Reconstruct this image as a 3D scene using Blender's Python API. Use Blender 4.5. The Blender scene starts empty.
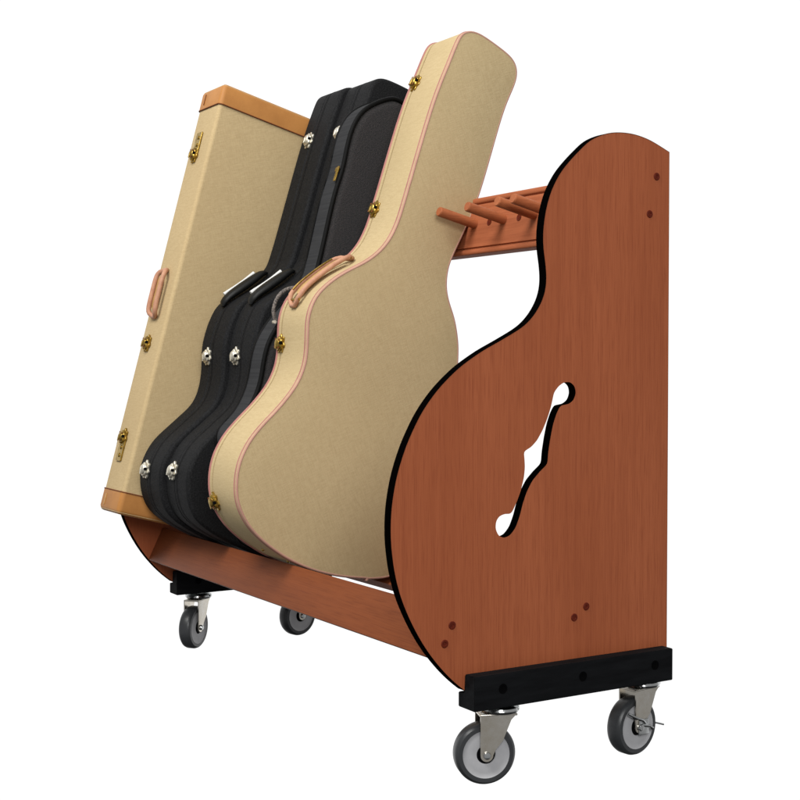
import bpy, bmesh, math, random
import numpy as np
from mathutils import Vector, Matrix
random.seed(4)
S = bpy.context.scene
COL = S.collection
R_ = math.radians

# ------------------------------------------------------------ camera
YAW, PITCH, F = R_(31.3), R_(-1.585), 1337.0          # focal length in pixels of an 800 px wide picture
hz = np.array([-math.cos(YAW), math.sin(YAW), 0.0])
FW = hz * math.cos(PITCH) + np.array([0, 0, math.sin(PITCH)])
RT = np.cross(hz, [0, 0, 1.0]); UP = np.cross(RT, FW)
CAM = np.array([1.730, -1.593, 0.675])
def _ray(u, v): return FW + RT * (u - 400) / F - UP * (v - 400) / F
_p = -2.15 * _ray(483, 783) + np.array([-0.022, 0, 0])
_r = _ray(668, 400); _t = -_p[0] / _r[0]
CAM = _p - np.array([0, _p[1] + _t * _r[1], 0])
cd = bpy.data.cameras.new('camera'); cam = bpy.data.objects.new('camera', cd); COL.objects.link(cam)
cd.sensor_width = 36; cd.lens = F / 800 * 36; cd.clip_start = 0.05; cd.clip_end = 100
cam.matrix_world = Matrix(((RT[0], UP[0], -FW[0], CAM[0]), (RT[1], UP[1], -FW[1], CAM[1]), (RT[2], UP[2], -FW[2], CAM[2]), (0, 0, 0, 1)))
S.camera = cam
S.render.resolution_x = S.render.resolution_y = 1024

# ------------------------------------------------------------ studio light: white world ahead, dimmed behind and below for shading, key and added fill lamps
W = bpy.data.worlds.new('World'); S.world = W; W.use_nodes = True
nt = W.node_tree; N = nt.nodes; Lk = nt.links; N.clear()
def wn(t, **k):
    n = N.new(t)
    for a, b in k.items(): setattr(n, a, b)
    return n
tc = wn('ShaderNodeTexCoord'); dot = wn('ShaderNodeVectorMath', operation='DOT_PRODUCT')
dot.inputs[1].default_value = (float(hz[0]), float(hz[1]), 0)
Lk.new(tc.outputs['Generated'], dot.inputs[0])
m1 = wn('ShaderNodeMapRange', interpolation_type='SMOOTHSTEP')
m1.inputs['From Min'].default_value = 0.1; m1.inputs['From Max'].default_value = 0.6
m1.inputs['To Min'].default_value = 0.34; m1.inputs['To Max'].default_value = 1.06
Lk.new(dot.outputs['Value'], m1.inputs['Value'])
sp = wn('ShaderNodeSeparateXYZ'); Lk.new(tc.outputs['Generated'], sp.inputs[0])
m2 = wn('ShaderNodeMapRange', interpolation_type='SMOOTHSTEP')
m2.inputs['From Min'].default_value = -0.62; m2.inputs['From Max'].default_value = -0.42
m2.inputs['To Min'].default_value = 0.08; m2.inputs['To Max'].default_value = 1.0  # world darkened below so that undersides fall into shade
Lk.new(sp.outputs['Z'], m2.inputs['Value'])
mu = wn('ShaderNodeMath', operation='MULTIPLY'); Lk.new(m1.outputs[0], mu.inputs[0]); Lk.new(m2.outputs[0], mu.inputs[1])
bg = wn('ShaderNodeBackground'); bg.inputs['Color'].default_value = (1, 1, 1, 1); Lk.new(mu.outputs[0], bg.inputs['Strength'])
ow = wn('ShaderNodeOutputWorld'); Lk.new(bg.outputs[0], ow.inputs[0])

def soft_lamp(name, d, dist, size, power, col):
    l = bpy.data.lights.new(name, 'AREA'); l.shape = 'DISK'; l.size = size; l.energy = power; l.color = col
    o = bpy.data.objects.new(name, l); COL.objects.link(o)
    d = Vector(d).normalized(); o.location = Vector((-0.6, -0.3, 0.6)) + d * dist
    o.rotation_euler = d.to_track_quat('Z', 'Y').to_euler()
soft_lamp('key_softbox', (0.20, -0.62, 0.80), 4.2, 2.2, 180, (1.0, 0.985, 0.96))
soft_lamp('added_fill_lamp', (1.0, -0.45, 0.42), 5.0, 2.2, 125, (1.0, 1.0, 1.0))  # unseen fill lamp, added to brighten the end-facing sides
S.view_settings.view_transform = 'Standard'; S.view_settings.look = 'None'
S.view_settings.exposure = 0; S.view_settings.gamma = 1

# ------------------------------------------------------------ materials
def rgb(r, g, b):
    f = lambda c: (c / 255 / 12.92) if c / 255 <= 0.04045 else ((c / 255 + 0.055) / 1.055) ** 2.4
    return (f(r), f(g), f(b), 1)
def mat(name, col, rough=0.5, spec=0.3, metal=0.0, coat=0.0, col2=None, scale=(8, 8, 8), ns=1.0, detail=4, lo=0.35, hi=0.65, bump=0.0, bscale=400, bdist=0.0006, voro=False):
    m = bpy.data.materials.new(name); m.use_nodes = True
    n = m.node_tree.nodes; l = m.node_tree.links; b = n['Principled BSDF']
    b.inputs['Base Color'].default_value = col; b.inputs['Roughness'].default_value = rough
    b.inputs['Specular IOR Level'].default_value = spec; b.inputs['Metallic'].default_value = metal
    b.inputs['Coat Weight'].default_value = coat; b.inputs['Coat Roughness'].default_value = 0.15
    t = n.new('ShaderNodeTexCoord'); mp = n.new('ShaderNodeMapping'); mp.inputs['Scale'].default_value = scale
    l.new(t.outputs['Object'], mp.inputs[0])
    if col2:
        no = n.new('ShaderNodeTexNoise'); no.inputs['Scale'].default_value = ns; no.inputs['Detail'].default_value = detail
        no.inputs['Roughness'].default_value = 0.65
        l.new(mp.outputs[0], no.inputs['Vector'])
        r = n.new('ShaderNodeValToRGB'); r.color_ramp.elements[0].position = lo; r.color_ramp.elements[1].position = hi
        r.color_ramp.elements[0].color = col; r.color_ramp.elements[1].color = col2
        l.new(no.outputs['Fac'], r.inputs[0]); l.new(r.outputs[0], b.inputs['Base Color'])
    if bump:
        no = n.new('ShaderNodeTexVoronoi' if voro else 'ShaderNodeTexNoise'); no.inputs['Scale'].default_value = bscale
        l.new(t.outputs['Object'], no.inputs['Vector'])
        bu = n.new('ShaderNodeBump'); bu.inputs['Strength'].default_value = bump; bu.inputs['Distance'].default_value = bdist
        l.new(no.outputs[0], bu.inputs['Height']); l.new(bu.outputs[0], b.inputs['Normal'])
    return m
def wood(name, a, b, c, axis):
    """cherry laminate: broad soft figure plus fine short pores, both drawn out along the grain"""
    m = bpy.data.materials.new(name); m.use_nodes = True
    n = m.node_tree.nodes; l = m.node_tree.links; p = n['Principled BSDF']
    p.inputs['Roughness'].default_value = 0.55; p.inputs['Specular IOR Level'].default_value = 0.18
    t = n.new('ShaderNodeTexCoord')
    def noise(s_across, s_along, det, dist=0.0):
        mp = n.new('ShaderNodeMapping'); s = [s_across] * 3; s[axis] = s_along; mp.inputs['Scale'].default_value = s
        l.new(t.outputs['Object'], mp.inputs[0])
        q = n.new('ShaderNodeTexNoise'); q.inputs['Scale'].default_value = 1; q.inputs['Detail'].default_value = det
        q.inputs['Roughness'].default_value = 0.6; q.inputs['Distortion'].default_value = dist
        l.new(mp.outputs[0], q.inputs['Vector']); return q
    n1 = noise(9, 1.0, 4, 0.5); n2 = noise(520, 16, 2); n3 = noise(120, 2.2, 4, 0.2)
    r = n.new('ShaderNodeValToRGB'); r.color_ramp.elements[0].position = 0.3; r.color_ramp.elements[1].position = 0.72
    r.color_ramp.elements[0].color = a; r.color_ramp.elements[1].color = b; l.new(n1.outputs['Fac'], r.inputs[0])
    r3 = n.new('ShaderNodeMapRange'); r3.inputs['From Min'].default_value = 0.45; r3.inputs['From Max'].default_value = 0.75
    r3.inputs['To Max'].default_value = 0.4; l.new(n3.outputs['Fac'], r3.inputs['Value'])
    x3 = n.new('ShaderNodeMix'); x3.data_type = 'RGBA'; l.new(r3.outputs[0], x3.inputs[0]); l.new(r.outputs[0], x3.inputs[6]); x3.inputs[7].default_value = c
    r2 = n.new('ShaderNodeMapRange'); r2.inputs['From Min'].default_value = 0.5; r2.inputs['From Max'].default_value = 0.66
    r2.inputs['To Max'].default_value = 0.48; l.new(n2.outputs['Fac'], r2.inputs['Value'])
    x2 = n.new('ShaderNodeMix'); x2.data_type = 'RGBA'; l.new(r2.outputs[0], x2.inputs[0]); l.new(x3.outputs[2], x2.inputs[6]); x2.inputs[7].default_value = c
    l.new(x2.outputs[2], p.inputs['Base Color'])
    return m
def tweed(name, a, b, c, ang=0):
    """woven cloth: crossed thread waves in bump and colour, with faint mottling"""
    m = bpy.data.materials.new(name); m.use_nodes = True
    n = m.node_tree.nodes; l = m.node_tree.links; p = n['Principled BSDF']
    p.inputs['Roughness'].default_value = 0.85; p.inputs['Specular IOR Level'].default_value = 0.12
    t = n.new('ShaderNodeTexCoord'); mp = n.new('ShaderNodeMapping'); mp.inputs['Rotation'].default_value = (ang, 0, 0)
    l.new(t.outputs['Object'], mp.inputs[0])
    q = n.new('ShaderNodeTexNoise'); q.inputs['Scale'].default_value = 5; q.inputs['Detail'].default_value = 5; l.new(mp.outputs[0], q.inputs['Vector'])
    r = n.new('ShaderNodeValToRGB'); r.color_ramp.elements[0].position = 0.3; r.color_ramp.elements[1].position = 0.7
    r.color_ramp.elements[0].color = a; r.color_ramp.elements[1].color = b; l.new(q.outputs['Fac'], r.inputs[0])
    th = []
    for ax in (1, 2):
        s = [620 if ax == 1 else 60, 60, 60]; s[ax] = 620
        m2 = n.new('ShaderNodeMapping'); m2.inputs['Scale'].default_value = s; l.new(mp.outputs[0], m2.inputs[0])
        w = n.new('ShaderNodeTexNoise'); w.inputs['Scale'].default_value = 1; w.inputs['Detail'].default_value = 1
        l.new(m2.outputs[0], w.inputs['Vector']); th.append(w)
    ad = n.new('ShaderNodeMath'); ad.operation = 'ADD'; l.new(th[0].outputs['Fac'], ad.inputs[0]); l.new(th[1].outputs['Fac'], ad.inputs[1])
    mr = n.new('ShaderNodeMapRange'); mr.inputs['From Min'].default_value = 0.75; mr.inputs['From Max'].default_value = 1.3
    mr.inputs['To Max'].default_value = 0.7; l.new(ad.outputs[0], mr.inputs['Value'])
    x = n.new('ShaderNodeMix'); x.data_type = 'RGBA'; l.new(mr.outputs[0], x.inputs[0]); l.new(r.outputs[0], x.inputs[6]); x.inputs[7].default_value = c
    l.new(x.outputs[2], p.inputs['Base Color'])
    bu = n.new('ShaderNodeBump'); bu.inputs['Strength'].default_value = 0.35; bu.inputs['Distance'].default_value = 0.0005
    l.new(ad.outputs[0], bu.inputs['Height']); l.new(bu.outputs[0], p.inputs['Normal'])
    return m

M = {}
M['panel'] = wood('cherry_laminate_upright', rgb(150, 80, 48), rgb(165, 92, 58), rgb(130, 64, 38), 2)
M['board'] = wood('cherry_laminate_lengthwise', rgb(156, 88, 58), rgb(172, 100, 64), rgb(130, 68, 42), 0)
M['lip'] = wood('cherry_laminate_lip_shaded', rgb(114, 60, 30), rgb(130, 70, 38), rgb(96, 46, 23), 0)  # darker copy of the cherry: shade under the cases put into the colour
M['peg'] = wood('cherry_dowel', rgb(154, 88, 55), rgb(168, 98, 61), rgb(124, 66, 40), 1)
M['band'] = mat('black_edge_banding', (0.0012, 0.0010, 0.0010, 1), 0.9, 0.0)
M['blackwood'] = mat('black_painted_wood', (0.004, 0.0042, 0.0048, 1), 0.75, 0.06, col2=(0.0075, 0.008, 0.009, 1), scale=(60, 8, 60), bump=0.2, bscale=300)
M['hole'] = mat('bolt_hole_black', (0.0018, 0.0018, 0.002, 1), 0.9, 0.02)
M['plug'] = mat('dark_red_brown_plug', rgb(76, 24, 12), 0.55, 0.12, col2=rgb(98, 34, 17), ns=300, scale=(1, 1, 1))
M['tweed'] = tweed('blond_tweed', rgb(186, 166, 126), rgb(194, 174, 134), rgb(174, 153, 114), R_(-21))
M['tweed2'] = tweed('tan_tweed', rgb(185, 163, 123), rgb(193, 171, 130), rgb(172, 149, 110), R_(-15))
M['piping'] = mat('pink_brown_piping', rgb(156, 104, 98), 0.6, 0.15, col2=rgb(170, 118, 110), ns=30, scale=(1, 1, 1))
M['piping_pale'] = mat('pale_pink_piping', rgb(176, 134, 118), 0.6, 0.15, col2=rgb(186, 144, 126), ns=30, scale=(1, 1, 1))
M['leather'] = mat('tan_leather', rgb(166, 112, 58), 0.55, 0.25, col2=rgb(180, 124, 66), ns=14, scale=(1, 1, 1), bump=0.25, bscale=500)
M['leather_dark'] = mat('stitching', rgb(112, 66, 40), 0.8, 0.1)
M['pinkleather'] = mat('pink_tan_leather', rgb(170, 122, 98), 0.5, 0.2, col2=rgb(188, 142, 114), ns=60, scale=(1, 1, 1))
M['yellowlining'] = mat('yellow_leather_lining', rgb(180, 142, 90), 0.45, 0.25, col2=rgb(196, 158, 102), ns=60, scale=(1, 1, 1))
M['tolex'] = mat('black_grained_vinyl', (0.0072, 0.0074, 0.0080, 1), 0.68, 0.10, col2=(0.0175, 0.0178, 0.0186, 1), ns=330, scale=(1, 1, 1), detail=2, lo=0.4, hi=0.68, bump=0.4, bscale=420, bdist=0.0009, voro=True)
M['tolexdark'] = mat('black_vinyl_groove', (0.003, 0.003, 0.0035, 1), 0.8, 0.05)
M['bagface'] = mat('charcoal_nylon', (0.025, 0.0255, 0.026, 1), 0.8, 0.12, col2=(0.044, 0.0395, 0.040, 1), ns=1, scale=(300, 260, 420), detail=2, bump=0.7, bscale=500, bdist=0.001, voro=True)
M['bagband'] = mat('grey_ribbed_webbing', (0.029, 0.0295, 0.031, 1), 0.85, 0.08, col2=(0.037, 0.0375, 0.039, 1), ns=1, scale=(6, 6, 240), detail=1, bump=0.3, bscale=300)
M['blackpipe'] = mat('black_piping', (0.003, 0.003, 0.003, 1), 0.6, 0.1)
M['blackleather'] = mat('black_leather', (0.005, 0.0052, 0.005, 1), 0.5, 0.22, col2=(0.009, 0.0095, 0.009, 1), ns=60, scale=(1, 1, 1), bump=0.4, bscale=500)
M['brass'] = mat('polished_brass', rgb(184, 156, 82), 0.38, 0.5, 1.0, col2=rgb(140, 112, 46), ns=90, scale=(1, 1, 1), bump=0.12, bscale=200)
M['chrome'] = mat('bright_nickel', rgb(232, 228, 214), 0.5, 0.5, 1.0, col2=rgb(206, 200, 184), ns=90, scale=(1, 1, 1), bump=0.1, bscale=200)
M['plated'] = mat('bright_zinc_plate', rgb(206, 208, 208), 0.16, 0.5, 1.0, col2=rgb(180, 182, 182), ns=60, scale=(1, 1, 1), bump=0.25, bscale=120, bdist=0.001)
M['steel'] = mat('zinc_plated_steel', rgb(196, 188, 174), 0.24, 0.5, 1.0, col2=rgb(214, 210, 202), ns=25, scale=(1, 1, 1))
M['tyre'] = mat('dark_grey_rubber', (0.026, 0.028, 0.030, 1), 0.36, 0.4, col2=(0.036, 0.038, 0.041, 1), ns=12, scale=(1, 1, 1))
M['hubgrey'] = mat('grey_plastic_wheel_core', (0.34, 0.34, 0.35, 1), 0.6, 0.25, col2=(0.39, 0.39, 0.40, 1), ns=20, scale=(1, 1, 1))
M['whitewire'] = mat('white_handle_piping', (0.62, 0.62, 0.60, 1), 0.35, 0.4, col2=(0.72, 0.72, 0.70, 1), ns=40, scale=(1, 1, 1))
M['braid'] = mat('braided_grey_cord', (0.06, 0.055, 0.052, 1), 0.7, 0.2, col2=(0.20, 0.17, 0.15, 1), ns=1, scale=(300, 300, 300), detail=1)

# ------------------------------------------------------------ helpers
def unproj(u, v, X):
    """where the sight line through a traced point meets the upright plane x = X of the thing it belongs to"""
    r = _ray(u, v); t = (X - CAM[0]) / r[0]; P = CAM + t * r
    return (float(P[1]), float(P[2]))
def empty(name, loc, label, cat, group=None):
    o = bpy.data.objects.new(name, None); COL.objects.link(o); o.location = loc; o.empty_display_size = 0.1
    o['label'] = label; o['category'] = cat
    if group: o['group'] = group
    return o
WP = {}
def obj(name, bm, mats, parent=None, smooth=30, origin=None):
    """link a bmesh given in world coordinates as one object below parent"""
    base = Vector(WP.get(parent.name, parent.location)) if parent else Vector((0, 0, 0))
    og = Vector(origin) if origin is not None else base
    bm.transform(Matrix.Translation(-og))
    bmesh.ops.recalc_face_normals(bm, faces=bm.faces)
    me = bpy.data.meshes.new(name)
    for m in (mats if isinstance(mats, (list, tuple)) else [mats]): me.materials.append(M[m])
    if smooth:
        for f in bm.faces: f.smooth = True
        for e in bm.edges:
            if len(e.link_faces) == 2 and e.calc_face_angle(0) > R_(smooth): e.smooth = False
    bm.to_mesh(me); bm.free()
    o = bpy.data.objects.new(name, me); COL.objects.link(o)
    if parent: o.parent = parent
    o.location = og - base
    WP[o.name] = tuple(og)
    return o
def nb(): return bmesh.new()
def catmull(pts, n=8, closed=True):
    P = [Vector(p) for p in pts]; out = []; L = len(P)
    for i in range(L if closed else L - 1):
        g = (lambda k: P[k % L]) if closed else (lambda k: P[min(max(k, 0), L - 1)])
        a, b, c, d = g(i - 1), g(i), g(i + 1), g(i + 2)
        for k in range(n):
            t = k / n
            out.append(0.5 * ((2 * b) + (c - a) * t + (2 * a - 5 * b + 4 * c - d) * t * t + (3 * b - a - 3 * c + d) * t ** 3))
    if not closed: out.append(P[-1].copy())
    return out
def resample(P, step, closed=True):
    A = np.array([tuple(p) for p in P]); 
    if closed: A = np.vstack([A, A[:1]])
    d = np.r_[0, np.cumsum(np.linalg.norm(np.diff(A, axis=0), axis=1))]
    n = max(8, int(d[-1] / step)); s = np.linspace(0, d[-1], n + 1)
    if closed: s = s[:-1]
    return np.stack([np.interp(s, d, A[:, k]) for k in range(A.shape[1])], 1)
def smoothloop(A, sig):
    if sig <= 0: return A
    k = np.arange(-int(3 * sig) - 1, int(3 * sig) + 2); w = np.exp(-k * k / (2 * sig * sig)); w /= w.sum()
    return sum(wi * np.roll(A, ki, axis=0) for wi, ki in zip(w, k))
def area2(A): return 0.5 * np.sum(A[:, 0] * np.roll(A[:, 1], -1) - np.roll(A[:, 0], -1) * A[:, 1])
def outnormals(A):
    t = np.roll(A, -1, 0) - np.roll(A, 1, 0); t /= np.linalg.norm(t, axis=1)[:, None] + 1e-12
    n = np.stack([t[:, 1], -t[:, 0]], 1)
    return n if area2(A) > 0 else -n
def profile_loop(ctrl, step=0.005, sig=2.0, n=8):
    A = smoothloop(resample(catmull([(p[0], p[1], 0) for p in ctrl], n), step)[:, :2], sig)
    return A if area2(A) > 0 else A[::-1].copy()
def extrude_rings(bm, A, rings, caps=(True, True), mi_side=0, mi_cap=0):
    """A: loop in (y,z); rings: (x, inset) from one end to the other"""
    Nn = outnormals(A); vs = []
    for x, ins in rings:
        B = A - Nn * ins
        vs.append([bm.verts.new((x, float(p[0]), float(p[1]))) for p in B])
    n = len(A)
    for a, b in zip(vs, vs[1:]):
        for i in range(n):
            f = bm.faces.new((a[i], a[(i + 1) % n], b[(i + 1) % n], b[i])); f.material_index = mi_side
    for k, on in ((0, caps[0]), (-1, caps[1])):
        if not on: continue
        es = [bm.edges.get((vs[k][i], vs[k][(i + 1) % n])) for i in range(n)]
        r = bmesh.ops.triangle_fill(bm, use_beauty=True, use_dissolve=False, edges=es, normal=(1 if k else -1, 0, 0))
        for f in r['geom']:
            if isinstance(f, bmesh.types.BMFace): f.material_index = mi_cap
def round_rings(x0, x1, r, seg=5):
    """rounded edge ring list between x0 < x1"""
    a = [(x0 + r * (1 - math.cos(t)), r * (1 - math.sin(t))) for t in [math.pi / 2 * k / seg for k in range(seg + 1)]]
    b = [(x1 - (p[0] - x0), p[1]) for p in reversed(a)]
    return a + b
def tube(bm, path, r, seg=8, closed=False, mi=0, flat=1.0, up=None):
    P = [Vector(p) for p in path]; n = len(P); rings = []
    prev = None
    for i in range(n):
        if closed: t = P[(i + 1) % n] - P[i - 1]
        else: t = P[min(i + 1, n - 1)] - P[max(i - 1, 0)]
        t.normalize()
        ref = Vector(up) if up is not None else (prev if prev is not None else (Vector((1, 0, 0)) if abs(t.x) < 0.9 else Vector((0, 0, 1))))
        a = (ref - t * ref.dot(t)).normalized(); b = t.cross(a); prev = a
        rr = r(i / (n - 1)) if callable(r) else r
        rings.append([bm.verts.new(P[i] + a * math.cos(2 * math.pi * k / seg) * rr + b * math.sin(2 * math.pi * k / seg) * rr * flat) for k in range(seg)])
    m = n if closed else n - 1
    for i in range(m):
        A_, B_ = rings[i], rings[(i + 1) % n]
        for k in range(seg):
            bm.faces.new((A_[k], A_[(k + 1) % seg], B_[(k + 1) % seg], B_[k])).material_index = mi
    if not closed:
        bm.faces.new(rings[0]).material_index = mi; bm.faces.new(rings[-1]).material_index = mi
def box(bm, c, size, rot=None, bev=0.0, mi=0, seg=2):
    q = bmesh.new(); bmesh.ops.create_cube(q, size=1)
    bmesh.ops.scale(q, vec=size, verts=q.verts)
    if bev: bmesh.ops.bevel(q, geom=q.edges[:] , offset=bev, segments=seg, affect='EDGES', profile=0.5)
    Mx = Matrix.Translation(c) @ (rot.to_4x4() if rot is not None else Matrix.Identity(4))
    q.transform(Mx); merge(bm, q, mi)
def merge(bm, q, mi=0):
    for f in q.faces: f.material_index = mi
    me = bpy.data.meshes.new('tmp'); q.to_mesh(me); q.free(); bm.from_mesh(me); bpy.data.meshes.remove(me)
def lathe(bm, prof, fr, seg=40, mi=0):
    """prof: (radius, height) list; fr: 4x4 whose Z is the axis"""
    rings = []
    for r, h in prof:
        if r < 1e-6: rings.append([bm.verts.new(fr @ Vector((0, 0, h)))])
        else: rings.append([bm.verts.new(fr @ Vector((r * math.cos(2 * math.pi * k / seg), r * math.sin(2 * math.pi * k / seg), h))) for k in range(seg)])
    for a, b in zip(rings, rings[1:]):
        for k in range(seg):
            k2 = (k + 1) % seg
            if len(a) == 1 and len(b) == 1: continue
            if len(a) == 1: f = bm.faces.new((a[0], b[k], b[k2]))
            elif len(b) == 1: f = bm.faces.new((a[k], a[k2], b[0]))
            else: f = bm.faces.new((a[k], a[k2], b[k2], b[k]))
            f.material_index = mi
def frame(o, z, x=None):
    z = Vector(z).normalized(); x = Vector(x) if x is not None else Vector((1, 0, 0))
    if abs(x.normalized().dot(z)) > 0.99: x = Vector((0, 1, 0)) if abs(z.y) < 0.9 else Vector((0, 0, 1))
    x = (x - z * x.dot(z)).normalized(); y = z.cross(x)
    return Matrix(((x.x, y.x, z.x, o[0]), (x.y, y.y, z.y, o[1]), (x.z, y.z, z.z, o[2]), (0, 0, 0, 1)))
def plate(bm, pts, fr, h0, h1, bev=0.0, mi=0):
    """extrude a 2D outline (frame XY) from h0 to h1, optionally with a small chamfer"""
    A = np.array(pts, float)
    if area2(A) < 0: A = A[::-1]
    Nn = outnormals(A)
    lv = [(h0, 0), (h1 - bev, 0), (h1, bev)] if bev else [(h0, 0), (h1, 0)]
    vs = [[bm.verts.new(fr @ Vector((p[0], p[1], h))) for p in (A - Nn * i)] for h, i in lv]
    n = len(A)
    for a, b in zip(vs, vs[1:]):
        for i in range(n): bm.faces.new((a[i], a[(i + 1) % n], b[(i + 1) % n], b[i])).material_index = mi
    bm.faces.new(vs[0]).material_index = mi; bm.faces.new(vs[-1]).material_index = mi

# ------------------------------------------------------------ the rack
XF = -1.243                       # inner face of the far end panel (shift of the near one)
TH = 0.018
rack = empty('guitar_case_rack', (-0.62, -0.2, 0), 'cherry wood rolling rack with guitar-shaped end panels, black beams and casters', 'rack')
near_px = [(669,152),(660,146.2),(650,140.3),(640,136.2),(630,133.6),(617,132.6),(605,134.2),(591,140),(581,149),(571,159.5),(561,172),(552.5,188),(547.3,204),(544.3,220),(543,235),(543.5,250),(545.5,265),(546.3,280),(544.8,292),(541,303),(534,315),(525,325),(515,332),(505,338),(495,343.8),(484,350),(470,359.5),(459,368),(448,378.5),(438,389.5),(430,400),(421,414),(413.5,429),(406,446.5),(399,468),(394.8,486),(391.9,505),(390.8,520),(390.6,535),(391.7,552),(395,575),(401,598),(409.5,619),(419.5,638.5),(430.5,655.5),(444,672),(457,684.5),(472,696)]
front = [unproj(u, v, 0.0) for u, v in near_px]
fr_s = resample(catmull([(a, b, 0) for a, b in front], 6, closed=False), 0.006, closed=False)[:, :2]
for _ in range(3):
    fr_s[1:-1] = 0.25 * fr_s[:-2] + 0.5 * fr_s[1:-1] + 0.25 * fr_s[2:]
ZB = 0.1585
fr_s = fr_s[fr_s[:, 1] > ZB + 0.002]
PAN = np.vstack([fr_s, [[fr_s[-1][0] + 0.006, ZB]], [[0.0, ZB]]])
PAN[0] = (0.0, PAN[0][1])
if area2(PAN) < 0: PAN = PAN[::-1].copy()
fh = [(330,160),(336,130),(355,104),(378,88),(402,88),(419,105),(424,132),(415,160),(396,176),(375,180),(362,182),(347,212),(333,255),(322,310),(313,370),(310,414),(306,420),(278,448),(250,482),(228,525),(212,572),(198,628),(182,672),(160,702),(135,713),(114,703),(102,676),(104,645),(117,625),(140,615),(162,617),(172,602),(188,565),(204,520),(216,470),(220,430),(218,392),(215,368),(219,364),(245,348),(268,322),(290,282),(308,238),(322,195)]
FH = np.array([unproj(470 + a / 4, 360 + b / 4, 0.0) for a, b in fh])
FH = resample([(a, b, 0) for a, b in FH], 0.004)[:, :2]; FH = smoothloop(FH, 0.8)
def make_panel():
    dx = 0
    bm = nb()
    def side(x):
        o = [bm.verts.new((x, *map(float, p))) for p in PAN]; i = [bm.verts.new((x, *map(float, p))) for p in FH]
        eo = [bm.edges.new((o[k], o[(k + 1) % len(o)])) for k in range(len(o))]
        ei = [bm.edges.new((i[k], i[(k + 1) % len(i)])) for k in range(len(i))]
        r = bmesh.ops.triangle_fill(bm, use_beauty=True, edges=eo + ei, normal=(1, 0, 0))
        return o, i
    o1, i1 = side(0.0); o2, i2 = side(-TH)
    for a, b in ((o1, o2), (i1, i2)):
        for k in range(len(a)):
            f = bm.faces.new((a[k], a[(k + 1) % len(a)], b[(k + 1) % len(a)], b[k])); f.material_index = 1
    p = obj('end_panel', bm, ['panel', 'band'], rack, smooth=30, origin=(0, -0.28, 0.6))
    # black edge banding: a thin strip glued round the outline
    bm = nb(); Nn = outnormals(PAN); n = len(PAN)
    A = PAN; B = PAN + Nn * 0.0007
    q = [[bm.verts.new((x, float(P[k][0]), float(P[k][1]))) for k in range(n)] for P, x in ((A, 0.0004), (B, -0.0004), (B, -TH + 0.0004), (A, -TH - 0.0004))]
    for a, b in zip(q, q[1:]):
        for k in range(n): bm.faces.new((a[k], a[(k + 1) % n], b[(k + 1) % n], b[k]))
    obj('edge_banding', bm, 'band', p)
    for (u, v) in ((657,176.5),(650,214),(452.5,625.5),(445,644),(574.5,617.5),(586.5,606.5)):
        y, z = unproj(u, v, 0.001); bm = nb()
        lathe(bm, [(0.0066, -0.0005), (0.0066, 0.0006), (0.0058, 0.0012), (0.0030, 0.0012), (0.0026, 0.0005), (0, 0.0005)], frame((0, y, z), (1, 0, 0)), 20)
        obj('bolt', bm, 'plug', p)
    return p
pan = make_panel()
def copy_tree(o, parent):
    c = o.copy(); COL.objects.link(c); c.parent = parent
    WP[c.name] = WP.get(o.name, (0, 0, 0))
    for ch in list(o.children): copy_tree(ch, c)
    return c
pan2 = copy_tree(pan, rack); pan2.location.x += XF + TH - 0.0

# front lip board and rear support board (both tilted), upper rail
def tilted_board(name, A, B, th, x0, x1, m):
    """board whose front face runs A->B in (y,z); thickness goes behind it"""
    d = Vector((0, B[0] - A[0], B[1] - A[1])); w = d.length; d.normalize(); nrm = Vector((0, d.z, -d.y))
    if nrm.z > 0: nrm = -nrm
    c = Vector(((x0 + x1) / 2, (A[0] + B[0]) / 2, (A[1] + B[1]) / 2)) + nrm * th / 2
    R = Matrix(((1, 0, 0), (0, d.y, nrm.y), (0, d.z, nrm.z)))
    bm = nb(); box(bm, c, (x1 - x0, w, th), R, 0.0012)
    return obj(name, bm, m, rack)
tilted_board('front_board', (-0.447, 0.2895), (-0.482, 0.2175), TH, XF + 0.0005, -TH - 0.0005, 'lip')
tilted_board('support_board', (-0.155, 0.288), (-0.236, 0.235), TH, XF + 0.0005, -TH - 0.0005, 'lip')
# rail: board with grooved rounded lips along both edges
ta = R_(13.2); ra = Vector((0, math.sin(ta), math.cos(ta))); rn = Vector((0, -math.cos(ta), math.sin(ta)))
rc = Vector((0, -0.0455, 0.9535)) - rn * 0.0
hw = 0.0605
prof = [(-hw, -0.018), (-hw, -0.003)]
prof += [(-hw + 0.006 - 0.006 * math.cos(t), -0.002 + 0.004 * math.sin(t)) for t in [math.pi * k / 8 for k in range(1, 8)]]
prof += [(-hw + 0.0125, -0.004), (-hw + 0.015, -0.004), (-hw + 0.0155, 0), (hw - 0.0155, 0), (hw - 0.015, -0.004), (hw - 0.0125, -0.004)]
prof += [(hw - 0.006 + 0.006 * math.cos(math.pi - t), -0.002 + 0.004 * math.sin(t)) for t in [math.pi * k / 8 for k in range(1, 8)]]
prof += [(hw, -0.003), (hw, -0.018)]
A = []
for s, h in prof:
    p = rc + ra * s + rn * h; A.append((p.y, p.z))
A = np.array(A); 
if area2(A) < 0: A = A[::-1]
bm = nb(); vs = [[bm.verts.new((x, *map(float, p))) for p in A] for x in (XF + 0.0005, -TH - 0.0005)]
for i in range(len(A)): bm.faces.new((vs[0][i], vs[0][(i + 1) % len(A)], vs[1][(i + 1) % len(A)], vs[1][i]))
bm.faces.new(vs[0]); bm.faces.new(vs[1])
rail = obj('peg_rail', bm, 'board', rack, smooth=40)
hx = [-0.522 + 0.05 * k for k in range(-13, 10)]
hc = rc + ra * 0.004
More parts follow.
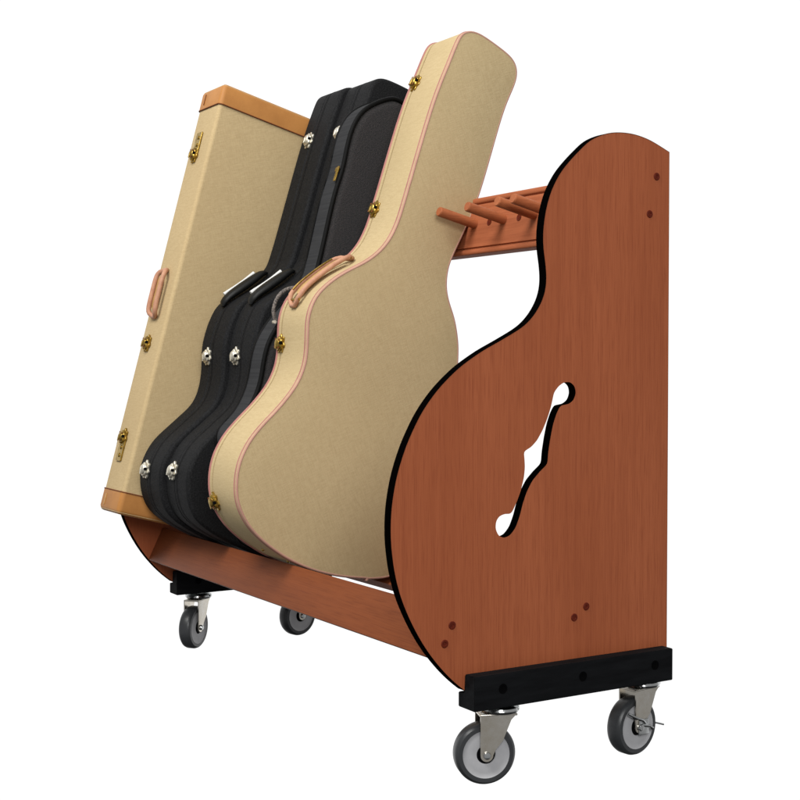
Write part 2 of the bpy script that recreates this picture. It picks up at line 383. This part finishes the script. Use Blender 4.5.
peg_at = {0: 1, 2: 1, 4: 1, 5: 1, -3: 1, -6: 1, -11: 1}
for k, x in zip(range(-13, 10), hx):
    if k in peg_at or x < -1.2 or x > -0.04: continue
    bm = nb(); lathe(bm, [(0.0072, 0.0004), (0.0066, 0.0001), (0.0060, -0.0004), (0, -0.0004)], frame((x, hc.y + rn.y * 0.0006, hc.z + rn.z * 0.0006), rn), 18)
    obj('peg_hole', bm, 'plug', rail)
for k in peg_at:
    x = -0.522 + 0.05 * k
    c = Vector((x, hc.y, hc.z)); bm = nb()
    lathe(bm, [(0.0098, -0.002), (0.0098, 0.088), (0.0094, 0.0900), (0.0082, 0.0915), (0, 0.0915)], frame(c, rn), 28)
    obj('peg', bm, 'peg', rail)

# black caster beams
YB0 = unproj(474.5, 700, 0.029)[0]; YB1 = unproj(673, 660, 0.029)[0]
def beam(x):
    bm = nb(); y0, y1 = YB0, YB1
    pts = [(x + 0.0022, ZB - 0.0022), (x + 0.0022, 0.187), (x + 0.029, 0.187), (x + 0.029, 0.1325), (x - 0.0165, 0.1325), (x - 0.0165, ZB - 0.0022)]
    vs = []
    for y in (y0, y1): vs.append([bm.verts.new((p[0], y, p[1])) for p in pts])
    n = len(pts)
    for i in range(n): bm.faces.new((vs[0][i], vs[0][(i + 1) % n], vs[1][(i + 1) % n], vs[1][i]))
    bm.faces.new(vs[0]); bm.faces.new(vs[1])
    bmesh.ops.bevel(bm, geom=bm.edges[:], offset=0.0012, segments=2, affect='EDGES')
    b = obj('caster_beam', bm, 'blackwood', rack)
    for y in [unproj(u, 670, 0.029)[0] for u in (503, 583, 655)]:
        bm = nb(); lathe(bm, [(0.0080, -0.001), (0.0080, 0.0004), (0.006, 0.0004), (0.005, 0.0001), (0, 0.0001)], frame((x + 0.0292, y, 0.163), (1, 0, 0)), 16)
        obj('bolt', bm, 'hole', b)
beam(0.0); beam(XF + TH)

# casters
def caster(hub, a_deg, brake=False, zt=0.1325):
    hub = Vector(hub); h = Vector((hub.x - CAM[0], hub.y - CAM[1], 0)).normalized(); rt = h.cross(Vector((0, 0, 1)))
    a = R_(a_deg); ax = (-h * math.cos(a) + rt * math.sin(a)).normalized()
    tr = Vector((0, 0, 1)).cross(ax).normalized()           # along the wheel plane, picture-right
    if tr.dot(rt) < 0: tr = -tr
    sw = hub + tr * 0.026                                    # swivel centre
    c = bpy.data.objects.new('caster', None); COL.objects.link(c); c.parent = rack
    c.location = Vector((sw.x, sw.y, 0)) - rack.location; WP[c.name] = (sw.x, sw.y, 0)
    RW = hub.z; w = 0.015
    fr = frame(hub, ax, tr)
    bm = nb()                                                # tyre with rounded shoulders
    lathe(bm, [(RW - 0.0115, -w + 0.002), (RW - 0.0115, -w), (RW - 0.005, -w + 0.0002), (RW - 0.0018, -w + 0.003), (RW, -w + 0.008), (RW, w - 0.008), (RW - 0.0018, w - 0.003), (RW - 0.005, w - 0.0002), (RW - 0.0115, w), (RW - 0.0115, w - 0.002)], fr, 64)
    obj('tyre', bm, 'tyre', c, smooth=35)
    bm = nb()
    pr = [(0.0150, w - 0.006), (0.0155, w - 0.001), (0.0175, w - 0.0005), (0.030, w - 0.0018), (RW - 0.0145, w - 0.0022), (RW - 0.0115, w - 0.0006)]
    lathe(bm, [(p[0], -p[1]) for p in pr] + [(p[0], p[1]) for p in reversed(pr)], fr, 64)
    obj('wheel_core', bm, 'hubgrey', c, smooth=35)
    bm = nb(); lathe(bm, [(0, -w + 0.003), (0.0152, -w + 0.003), (0.0152, w - 0.003), (0, w - 0.003)], fr, 32)
    obj('bearing', bm, 'tolexdark', c)
    # fork: crown plus two tapering cheeks
    bm = nb(); zc = zt - 0.019
    for s in (-1, 1):
        f = frame(hub + ax * (s * (w + 0.0035)), ax if s > 0 else ax, tr)
        # frame: X = tr, Y = ax x tr = +-z
        sy = 1 if (f.col[1].z > 0) else -1
        H = zc - hub.z
        pts = [(-0.0105, H), (-0.0105, 0.0)]
        pts += [(-0.0105 * math.cos(t) * 1.0, -0.0105 * math.sin(t)) for t in [math.pi * k / 10 for k in range(1, 10)]]
        pts += [(0.0105, 0.0), (0.014, 0.008), (0.026, 0.022), (0.040, H - 0.008), (0.048, H)]
        pts = [(p[0], p[1] * sy) for p in pts]
        plate(bm, pts, f, -0.0013, 0.0013, 0)
    # crown
    bc = hub + tr * 0.0195; bc = Vector((bc.x, bc.y, zc))
    box(bm, bc, (0.062, 2 * (w + 0.0048), 0.0035), Matrix(((tr.x, ax.x, 0), (tr.y, ax.y, 0), (0, 0, 1))), 0.0012)
    obj('fork', bm, 'steel', c, smooth=35)
    bm = nb()
    lathe(bm, [(0, -0.0004), (0.024, -0.0004), (0.0300, 0.002), (0.0322, 0.006), (0.0310, 0.010), (0.025, 0.0125), (0.020, 0.0145), (0.020, 0.016)], frame((sw.x + 0.0, sw.y, zc + 0.001), (0, 0, 1)), 40)
    box(bm, (sw.x, sw.y, zt - 0.0015), (0.044, 0.064, 0.003), None, 0.0008)
    obj('swivel_plate', bm, 'plated', c, smooth=35)
    bm = nb()
    lathe(bm, [(0, -w - 0.010), (0.006, -w - 0.010), (0.0062, -w - 0.004), (0.0062, w + 0.004), (0.0062, w + 0.0075), (0.005, w + 0.0095), (0.0028, w + 0.0100), (0, w + 0.0100)], fr, 24)
    obj('axle', bm, 'plated', c, smooth=35)
    if brake:
        bm = nb(); up = Vector((0, 0, 1)); o = hub + ax * (w + 0.0065)
        tube(bm, [hub + ax * (w + 0.001) - tr * 0.026 + up * 0.026, o - tr * 0.012 + up * 0.018, o + tr * 0.004 + up * 0.012, o + tr * 0.010 + up * 0.006], 0.0031, 8)
        tube(bm, [o + tr * 0.002 + up * 0.004, o + tr * 0.02 + up * 0.0, o + tr * 0.030 - up * 0.006], 0.0030, 8)
        tube(bm, [hub - ax * 0.008 + tr * 0.045 - up * 0.002, hub + ax * 0.004 + tr * 0.062 - up * 0.006, hub + ax * 0.010 + tr * 0.072 - up * 0.009], 0.0026, 8, flat=0.7)
        box(bm, hub + tr * 0.008 + up * 0.0 + ax * (w + 0.0058), (0.024, 0.002, 0.026), Matrix(((tr.x, ax.x, 0), (tr.y, ax.y, 0), (0, 0, 1))), 0.0007)
        obj('brake_lever', bm, 'plated', c, smooth=35)
def hub_at(u, v, z=0.05):
    r = _ray(u, v); t = (z - CAM[2]) / r[2]; P = CAM + t * r; return (P[0], P[1], z)
caster((-0.022, unproj(484, 752, -0.022)[0], 0.05), 14)
caster((-0.022, unproj(631.5, 727, -0.022)[0], 0.05), 48, True)
caster((XF + TH + 0.008, unproj(193.5, 627, XF + TH + 0.008)[0], 0.05), 62)
caster((XF + TH - 0.002, unproj(297.5, 615, XF + TH - 0.002)[0], 0.05), 40)

# ------------------------------------------------------------ case helpers
def uv2yz(u, v, t): return (v * math.cos(t) + u * math.sin(t), u * math.cos(t) - v * math.sin(t))
def nearest(A, P):
    """nearest outline point and its outward normal, tangent (pointing up)"""
    Nn = outnormals(A); k = int(np.argmin(np.linalg.norm(A - np.array(P), axis=1)))
    n = Vector((0, *map(float, Nn[k]))); t = Vector((0, n.z, -n.y))
    if t.z < 0: t = -t
    return Vector((0, *map(float, A[k]))), n, t, k
def latch(parent, pos, n, t, m, size=1.0, rosette=True, strip=False, flip=1):
    """draw latch: lobed base plate, domed boss with cut-outs, folding lever; optional long hasp plate"""
    fr = frame(pos, n, t); bm = nb(); s = size
    lob = []
    for k in range(56):
        a = 2 * math.pi * k / 56; r = (0.0165 + 0.0024 * math.cos(7 * a)) * s; lob.append((r * math.cos(a) * 1.06, r * math.sin(a) * 0.95))
    plate(bm, lob, fr, -0.001, 0.0030 * s, 0.0008)
    lob2 = []
    for k in range(56):
        a = 2 * math.pi * k / 56; r = (0.0140 + 0.0009 * math.cos(6 * a + 0.5)) * s; lob2.append((r * math.cos(a), r * math.sin(a)))
    plate(bm, lob2, fr, 0.0025, 0.0085 * s, 0.0018)
    if strip:
        L = 0.052 * flip
        pts = [(0.0, -0.0145), (L * 0.96, -0.0145), (L, -0.0125), (L, 0.0125), (L * 0.96, 0.0145), (0.0, 0.0145)]
        plate(bm, [(p[0] * s, p[1] * s) for p in pts], fr, -0.001, 0.0022, 0.0006)
        for q in (0.45, 0.8):
            lathe(bm, [(0.0048 * s, 0.002), (0.0046 * s, 0.0036), (0.003 * s, 0.0044), (0, 0.0044)], frame(fr @ Vector((L * q, 0, 0)), n, t), 14)
    lathe(bm, [(0.0112 * s, 0.0080 * s), (0.0102 * s, 0.0102 * s), (0.0078 * s, 0.0120 * s), (0.0042 * s, 0.0130 * s), (0, 0.0133 * s)], fr, 28)
    o = obj('latch', bm, m, parent, smooth=32)
    bm = nb()
    plate(bm, [(-0.0165 * s, -0.0035 * s), (-0.006 * s, -0.0045 * s), (0.003 * s, -0.0045 * s), (0.005 * s, 0), (0.003 * s, 0.0045 * s), (-0.006 * s, 0.0045 * s), (-0.0165 * s, 0.0035 * s), (-0.018 * s, 0)],
          fr @ Matrix.Scale(0.6, 4), 0.0208 * s, 0.0232 * s, 0.0007)
    obj('latch_lever', bm, m, o, smooth=32)
    bm = nb(); box(bm, fr @ Vector((0.001 * s, -0.0118 * s * (1 if fr.col[1].x < 0 else -1), 0.0078 * s)), (0.0060, 0.0060, 0.0060), fr.to_3x3(), 0.001)
    obj('latch_slot', bm, 'tolexdark', o)
    if m != 'brass': return o
    bm = nb()
    for a in (0.6, 2.2, 3.8, 5.4):
        lathe(bm, [(0.0026 * s, 0.0100 * s), (0.0026 * s, 0.0109 * s), (0, 0.0109 * s)], frame(fr @ Vector((0.0104 * s * math.cos(a), 0.0104 * s * math.sin(a), 0)), n, t), 8)
    obj('rivet', bm, 'leather_dark' if m == 'brass' else 'tolexdark', o)
    return o
def handle_path(A, P0, P1, x, rise, n=18, ends=0.006):
    """follow the outline between two points, lifting off it in a flat arch"""
    _, _, _, k0 = nearest(A, P0); _, _, _, k1 = nearest(A, P1)
    m = len(A); d = (k1 - k0) % m
    if d > m / 2: k0, k1 = k1, k0; d = (k1 - k0) % m
    Nn = outnormals(A); c0 = Vector((0, *map(float, A[k0]))); c1 = Vector((0, *map(float, A[k1 % m])))
    out = []
    for i in range(n + 1):
        s = i / n; kk = (k0 + int(round(s * d))) % m
        base = c0.lerp(c1, s) * 0.6 + Vector((0, *map(float, A[kk]))) * 0.4
        nn = Vector((0, *map(float, Nn[(k0 + d // 2) % m])))
        h = ends + rise * (1 - abs(2 * s - 1) ** 5) ** 0.6
        out.append(Vector((x, 0, 0)) + base + nn * h)
    return out

# ------------------------------------------------------------ blond tweed acoustic case (nearest)
t = R_(21.0)
fr_px = [(460,36),(450,60),(432,107),(404,202),(398,221),(390,238),(380,250.5),(366,261),(350,269),(335,278),(320,291),(312,304),(307.8,320),(307,345),(304.5,365),(296,385),(280,406),(263,424),(249.5,441),(239.5,462),(236,484),(238,505),(247.5,525),(261,540),(275,551),(290,560.5),(310,569.5),(330,575),(350,578),(370,579)]
bk_px = [(464,31.5),(470,30.3),(478,32),(490,39.5),(509,54),(515.5,62),(518,71.5),(515.5,84),(503,115.5),(478,200),(453,257),(449,268),(447,283),(448,295),(451,306),(455.5,320),(458.3,338),(459,350)]
XT0, XT1 = -0.675, -0.545
ctrl = [unproj(u, v, XT1) for u, v in reversed(fr_px)] + [unproj(u, v, XT1) for u, v in bk_px]
ctrl += [uv2yz(a, b, t) for a, b in ((0.58,-0.301),(0.53,-0.305),(0.48,-0.302),(0.43,-0.288),(0.38,-0.266),(0.33,-0.246),(0.27,-0.236),(0.22,-0.244),(0.18,-0.266),(0.155,-0.297),(0.14,-0.325),(0.127,-0.365))]
TW = profile_loop(ctrl, 0.005, 2.2)
tw = empty('tweed_guitar_case', (-0.61, -0.3, 0.25), 'blond tweed acoustic guitar case with pink piping, frontmost, curved body facing us', 'guitar case')
bm = nb(); extrude_rings(bm, TW, round_rings(XT0 + 0.018, XT1, 0.004, 4)); obj('case_body', bm, 'tweed', tw, smooth=28)
bm = nb(); extrude_rings(bm, TW, [(XT0, 0.006), (XT0 + 0.0015, 0.002), (XT0 + 0.005, 0), (XT0 + 0.017, 0)]); obj('case_lid', bm, 'tweed', tw, smooth=28)
def loop3(A, x, off): 
    B = A + outnormals(A) * off
    return [(x, float(p[0]), float(p[1])) for p in B]
bm = nb(); tube(bm, loop3(TW, XT1 - 0.0085, -0.0022), 0.0034, 8, True); 
tube(bm, loop3(TW, XT1 - 0.0022, -0.0026), 0.0028, 8, True, mi=1); obj('piping', bm, ['piping', 'piping_pale'], tw, smooth=60)
bm = nb(); tube(bm, loop3(TW, XT0 + 0.004, -0.0012), 0.0036, 8, True); obj('piping', bm, ['piping'], tw, smooth=60)
for (u, v), xx in zip(((418, 85), (375, 209), (283, 345), (214, 501)), (-0.652, -0.655, -0.655, -0.652)):
    P, n, tt, _ = nearest(TW, unproj(u, v, xx)); latch(tw, Vector((xx, P.y, P.z)), n, tt, 'brass', 1.0)
def ribbon(bm, path, w, th, up, mi=0):
    """flat strap with softly rounded edges; w(s) is the half width, 'up' the outward direction"""
    P = [Vector(p) for p in path]; n = len(P); up = Vector(up).normalized(); rings = []
    for i in range(n):
        t = (P[min(i + 1, n - 1)] - P[max(i - 1, 0)]).normalized(); a = Vector((1, 0, 0)); b = a.cross(t).normalized()
        if b.dot(up) < 0: b = -b
        h = w(i / (n - 1)); c = min(th * 0.35, h * 0.5)
        sec = [(-h, -th / 2 + c), (-h, th / 2 - c), (-h + c, th / 2), (h - c, th / 2), (h, th / 2 - c), (h, -th / 2 + c), (h - c, -th / 2), (-h + c, -th / 2)]
        rings.append([bm.verts.new(P[i] + a * x + b * y) for x, y in sec])
    for A_, B_ in zip(rings, rings[1:]):
        for k in range(8): bm.faces.new((A_[k], A_[(k + 1) % 8], B_[(k + 1) % 8], B_[k])).material_index = mi
    bm.faces.new(rings[0]).material_index = mi; bm.faces.new(rings[-1]).material_index = mi
def rounded_w(w, r=0.16):
    return lambda s: w * (1 if r < s < 1 - r else max(0.3, math.sqrt(max(0.0, 1 - ((r - min(s, 1 - s)) / r) ** 2))))
def loop_handle(bm, path, half, r, up):
    """oval strap loop: two long sides along the path joined by rounded ends"""
    P = [Vector(p) for p in path]; n = len(P); w = rounded_w(half, 0.14); X = Vector((1, 0, 0))
    ring = [P[i] + X * (w(i / (n - 1)) if 0 < i < n - 1 else half * 0.3) for i in range(n)]
    ring += [P[i] - X * (w(i / (n - 1)) if 0 < i < n - 1 else half * 0.3) for i in reversed(range(n))]
    tube(bm, ring, r, 10, True, up=up)
def strap_handle(parent, path, width, th, mo, ml=None, xdir=1):
    """leather handle: padded grip along the path, with end loops; inner lining strip on top"""
    bm = nb(); tube(bm, path, lambda s: width / 2 * (0.35 + 0.65 * math.sin(math.pi * min(max(s, 0), 1)) ** 0.45), 12, False, flat=th / width, up=(1, 0, 0))
    o = obj('handle', bm, mo, parent, smooth=60)
    return o
hp = handle_path(TW, unproj(355, 265, -0.61), unproj(296, 309, -0.61), -0.614, 0.014, ends=0.006)
hup = Vector((0, -0.55, 0.83))
bm = nb(); loop_handle(bm, hp, 0.0225, 0.0050, hup); h = obj('handle', bm, 'pinkleather', tw, smooth=50)
bm = nb(); ribbon(bm, [p - hup * 0.0010 + Vector((0.007, 0, 0)) for p in hp[2:-2]], rounded_w(0.0125), 0.004, hup); obj('handle_lining', bm, 'yellowlining', h, smooth=50)
bm = nb(); tube(bm, [p + hup * 0.0040 + Vector((-0.0185, 0, 0)) for p in hp[3:-3]], 0.0018, 8); obj('handle_trim', bm, 'brass', h, smooth=60)
for q in (hp[1], hp[-2]):
    bm = nb(); d = (hp[1] - hp[-2]).normalized(); tube(bm, [q + Vector((-0.023, 0, -0.002)), q + Vector((0.023, 0, -0.002))], 0.0024, 10); obj('handle_ring', bm, 'brass', h)
for (u, v) in ((266, 552.5), (283, 557.5)):
    P, n, tt, _ = nearest(TW, unproj(u, v, -0.6)); xx = -0.618 if u < 270 else -0.578
    bm = nb(); lathe(bm, [(0.0032, -0.001), (0.003, 0.002), (0.0015, 0.003), (0, 0.003)], frame((xx, P.y, P.z), n), 12)
    obj('stud', bm, 'brass', tw)

# ------------------------------------------------------------ two black hard cases
H1PX = [(315,103),(300,147),(270,254),(261,272.5),(247,286),(231,296),(216.9,305.5),(208.8,320),(203.8,335),(201,349),(199.5,379),(192,402),(174,420),(152,441),(140.5,463),(139.3,478),(140.5,492),(147,508),(162,521),(182,532)]
th = R_(17.5)
ctrl = [unproj(u, v, -1.08) for u, v in H1PX]
ctrl = [(a, b) for a, b in ctrl]
def yz2uv(y, z, t): return (y * math.sin(t) + z * math.cos(t), y * math.cos(t) - z * math.sin(t))
fuv = [yz2uv(a, b, th) for a, b in ctrl]
AX = -0.423
bottom = [(0.136, -0.47), (0.132, AX), (0.136, 2 * AX + 0.47)]
back = [(u, 2 * AX - v) for u, v in reversed(fuv)]
top = [(1.196, -0.345), (1.212, -0.352), (1.221, -0.367), (1.223, -0.39), (1.224, AX), (1.223, -0.456), (1.220, -0.478), (1.210, -0.494)]
HC = profile_loop([uv2yz(a, b, th) for a, b in fuv + bottom + back + top], 0.005, 2.0)
def hard_case(x0, x1, label, dy, latch_px, hpx, seam):
    r = empty('black_guitar_case', ((x0 + x1) / 2, -0.3 + dy, 0.26), label, 'guitar case', 'black hard cases in the rack')
    A = HC + np.array([dy, 0.0]); xs = x0 + (x1 - x0) * seam
    a = round_rings(x0, xs - 0.0012, 0.0085, 6)[:7] + [(xs - 0.003, 0.0), (xs - 0.0012, 0.002)]
    bm = nb(); extrude_rings(bm, A, a); obj('case_lid', bm, 'tolex', r, smooth=28)
    b = [(xs + 0.0012, 0.002), (xs + 0.003, 0.0)] + round_rings(xs + 0.0012, x1, 0.0085, 6)[-7:]
    bm = nb(); extrude_rings(bm, A, b); obj('case_body', bm, 'tolex', r, smooth=28)
    bm = nb(); extrude_rings(bm, A, [(xs - 0.0013, 0.003), (xs + 0.0013, 0.003)]); obj('seam', bm, 'tolexdark', r)
    bm = nb()
    for q in (xs + 0.012, xs + 0.017): tube(bm, loop3(A, q, -0.0006), 0.0010, 6, True)
    obj('trim', bm, 'tolexdark', r, smooth=60)
    for (u, v) in latch_px:
        xx = xs - 0.008
        P, n, tt, _ = nearest(A, unproj(u, v, xx)); latch(r, Vector((xx, P.y, P.z)), n, tt, 'chrome', 1.06)
    (p0, p1, hxx) = hpx
    path = handle_path(A, unproj(*p0, hxx), unproj(*p1, hxx), hxx, 0.009, ends=0.004)
    h = strap_handle(r, path, 0.042, 0.020, 'blackleather')
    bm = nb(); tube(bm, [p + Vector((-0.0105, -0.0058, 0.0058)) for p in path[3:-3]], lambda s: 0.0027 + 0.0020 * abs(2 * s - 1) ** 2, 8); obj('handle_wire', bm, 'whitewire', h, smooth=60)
hard_case(-1.082, -0.9555, 'black hard guitar case leaning directly against the front of the tan rectangular case', 0.0, ((310,141),(206,357),(147,469)), ((262,268),(218,302),-1.03), 0.42)
hard_case(-0.955, -0.834, 'black hard guitar case between another black hard case and the grey-banded soft bag', 0.012, ((336,131),(233,355),(171,471)), ((290,268),(246,302),-0.91), 0.42)

# ------------------------------------------------------------ soft gig bag
tg = R_(16.0)
XB0, XB1 = -0.822, -0.752
bpx = [(398,97.5),(385,98.5),(372,103.5),(361,111.5),(352,127),(346.2,148),(342.5,166.9),(335,190.4),(329.4,213),(323.9,238),(318.2,262.7),(313,279),(301,296),(287,312),(276,327),(267.5,343),(263,361),(260.5,378),(256,393),(246,412.5),(228,433)]
bf = [yz2uv(*unproj(u, v, XB1), tg) for u, v in bpx]
AXB = -0.412
low = [(0.345, -0.604), (0.31, -0.586), (0.27, -0.570), (0.235, -0.55), (0.20, -0.525), (0.172, -0.51), (0.162, -0.46)]
half = bf + low
GB = profile_loop([uv2yz(a, b, tg) for a, b in half + [(0.160, AXB)] + [(u, 2 * AXB - v) for u, v in reversed(half) if abs(v - AXB) > 0.03]], 0.005, 2.5)
gb = empty('soft_guitar_bag', (-0.787, -0.3, 0.26), 'charcoal soft guitar bag with grey webbing edge and gold zip pull behind tweed case', 'guitar bag')
bm = nb(); extrude_rings(bm, GB, [(XB0, 0.012), (XB0 + 0.003, 0.005), (XB0 + 0.008, 0.0), (XB1 - 0.008, 0.0), (XB1 - 0.004, 0.002)]); obj('gusset', bm, 'bagband', gb, smooth=30)
bm = nb(); extrude_rings(bm, GB, [(XB1 - 0.0045, 0.006), (XB1 - 0.001, 0.010), (XB1 + 0.0015, 0.016), (XB1 + 0.002, 0.022)]); obj('front_panel', bm, 'bagface', gb, smooth=60)
bm = nb(); tube(bm, loop3(GB, XB1 - 0.003, -0.003), 0.0052, 8, True); obj('piping', bm, 'blackpipe', gb, smooth=60)
bm = nb(); tube(bm, loop3(GB, XB0 + 0.012, 0.0002), 0.0028, 6, True); obj('zip', bm, 'blackpipe', gb, smooth=60)
P, n, tt, _ = nearest(GB, unproj(338, 174, XB1)); bm = nb()
box(bm, Vector((XB1 - 0.006, P.y, P.z)) + n * 0.006, (0.009, 0.003, 0.034), Matrix(((1, 0, 0), (0, n.y, tt.y), (0, n.z, tt.z))), 0.0012)
box(bm, Vector((XB1 - 0.010, P.y, P.z)) + n * 0.005 + tt * 0.010, (0.012, 0.006, 0.010), Matrix(((1, 0, 0), (0, n.y, tt.y), (0, n.z, tt.z))), 0.002)
obj('zip_pull', bm, 'brass', gb)
xh = XB1 + 0.004
pts = [(302, 288), (292, 288), (284, 291), (278, 297), (274.5, 305), (273.5, 313), (276, 322)]
hpth = catmull([(xh, *unproj(u, v, xh)) for u, v in pts], 6, closed=False)
bm = nb(); tube(bm, hpth, 0.0042, 8); gh = obj('handle', bm, 'braid', gb, smooth=60)
bm = nb(); y, z = unproj(274.8, 322, xh); tube(bm, [(xh - 0.006, y, z), (xh + 0.007, y - 0.003, z)], 0.0036, 8); obj('handle_ring', bm, 'chrome', gh)

# ------------------------------------------------------------ rectangular tan case (farthest)
XR0, XR1 = -1.224, -1.100
tr_ = R_(15.0)
C0 = Vector((0, -0.601, 0.343)); au = Vector((0, math.sin(tr_), math.cos(tr_))); av = Vector((0, math.cos(tr_), -math.sin(tr_)))
LEN, WID = 1.006, 0.392
rc_ = empty('rectangular_guitar_case', ((XR0 + XR1) / 2, -0.4, 0.3), 'long rectangular tan tweed guitar case with orange leather ends, farthest in the rack', 'guitar case')
def rr_section(ins, r, seg=6):
    """rounded rectangle in (x, v)"""
    x0, x1, v0, v1 = XR0 + ins, XR1 - ins, ins, WID - ins; r = max(r - ins, 0.002); P = []
    for cx, cv, a0 in ((x1 - r, v0 + r, -90), (x1 - r, v1 - r, 0), (x0 + r, v1 - r, 90), (x0 + r, v0 + r, 180)):
        for k in range(seg + 1):
            a = R_(a0 + 90 * k / seg); P.append((cx + r * math.cos(a), cv + r * math.sin(a)))
    return P
def loft(secs, caps=True):
    bm = nb(); vs = []
    for u, ins, r in secs: vs.append([bm.verts.new(Vector((x, 0, 0)) + C0 + au * u + av * v) for x, v in rr_section(ins, r)])
    n = len(vs[0])
    for a, b in zip(vs, vs[1:]):
        for i in range(n): bm.faces.new((a[i], a[(i + 1) % n], b[(i + 1) % n], b[i]))
    if caps: bm.faces.new(vs[0]); bm.faces.new(vs[-1])
    return bm
RR = 0.010
obj('case_body', loft([(0.004, 0.001, RR), (LEN - 0.004, 0.001, RR)]), 'tweed2', rc_, smooth=40)
e = -0.0012
capt = [(LEN - 0.049, e, RR), (LEN - 0.010, e, RR), (LEN - 0.005, 0.001, RR), (LEN - 0.0015, 0.004, RR), (LEN, 0.009, RR)]
obj('end_cap', loft(capt), 'leather', rc_, smooth=35)
obj('end_cap', loft([(LEN - u, i, r) for u, i, r in capt]), 'leather', rc_, smooth=35)
def seamline(u):
    bm = nb(); P = [Vector((x, 0, 0)) + C0 + au * u + av * v for x, v in rr_section(e, RR)]
    tube(bm, P, 0.0014, 6, True); obj('stitching', bm, 'leather_dark', rc_, smooth=60)
seamline(LEN - 0.0495); seamline(0.0495)
sn = -av; xs_ = -1.172
def rect_u(u, v, x):
    y, z = unproj(u, v, x); return (Vector((0, y, z)) - C0).dot(au)
for (u, v, strip, fl) in ((195, 155, True, 1), (146, 343, False, 1), (123.5, 437, True, -1)):
    uu = rect_u(u, v, xs_); latch(rc_, Vector((xs_, 0, 0)) + C0 + au * uu - av * 0.001, sn, au, 'brass', 1.05, strip=strip, flip=fl)
u0, u1 = rect_u(151, 316, xs_), rect_u(163.5, 270, xs_)
path = []
for i in range(21):
    s = i / 20; hh = 0.004 + 0.011 * (1 - abs(2 * s - 1) ** 5) ** 0.6
    path.append(Vector((xs_ + 0.006, 0, 0)) + C0 + au * (u0 + (u1 - u0) * s) + sn * hh)
bm = nb(); loop_handle(bm, path, 0.021, 0.0056, sn); h = obj('handle', bm, 'pinkleather', rc_, smooth=50)
bm = nb(); ribbon(bm, [p - sn * 0.0060 + Vector((-0.008, 0, 0)) for p in path[3:-3]], rounded_w(0.011), 0.004, sn); obj('handle_lining', bm, 'yellowlining', h, smooth=50)
for uu in (LEN - 0.026, 0.026):
    bm = nb(); box(bm, Vector((XR0 + 0.03, 0, 0)) + C0 + au * uu + sn * 0.0018, (0.003, 0.002, 0.026), Matrix(((1, 0, 0), (0, sn.y, au.y), (0, sn.z, au.z))), 0.0006); obj('stitch', bm, 'leather_dark' if uu > 0.5 else 'yellowlining', rc_)
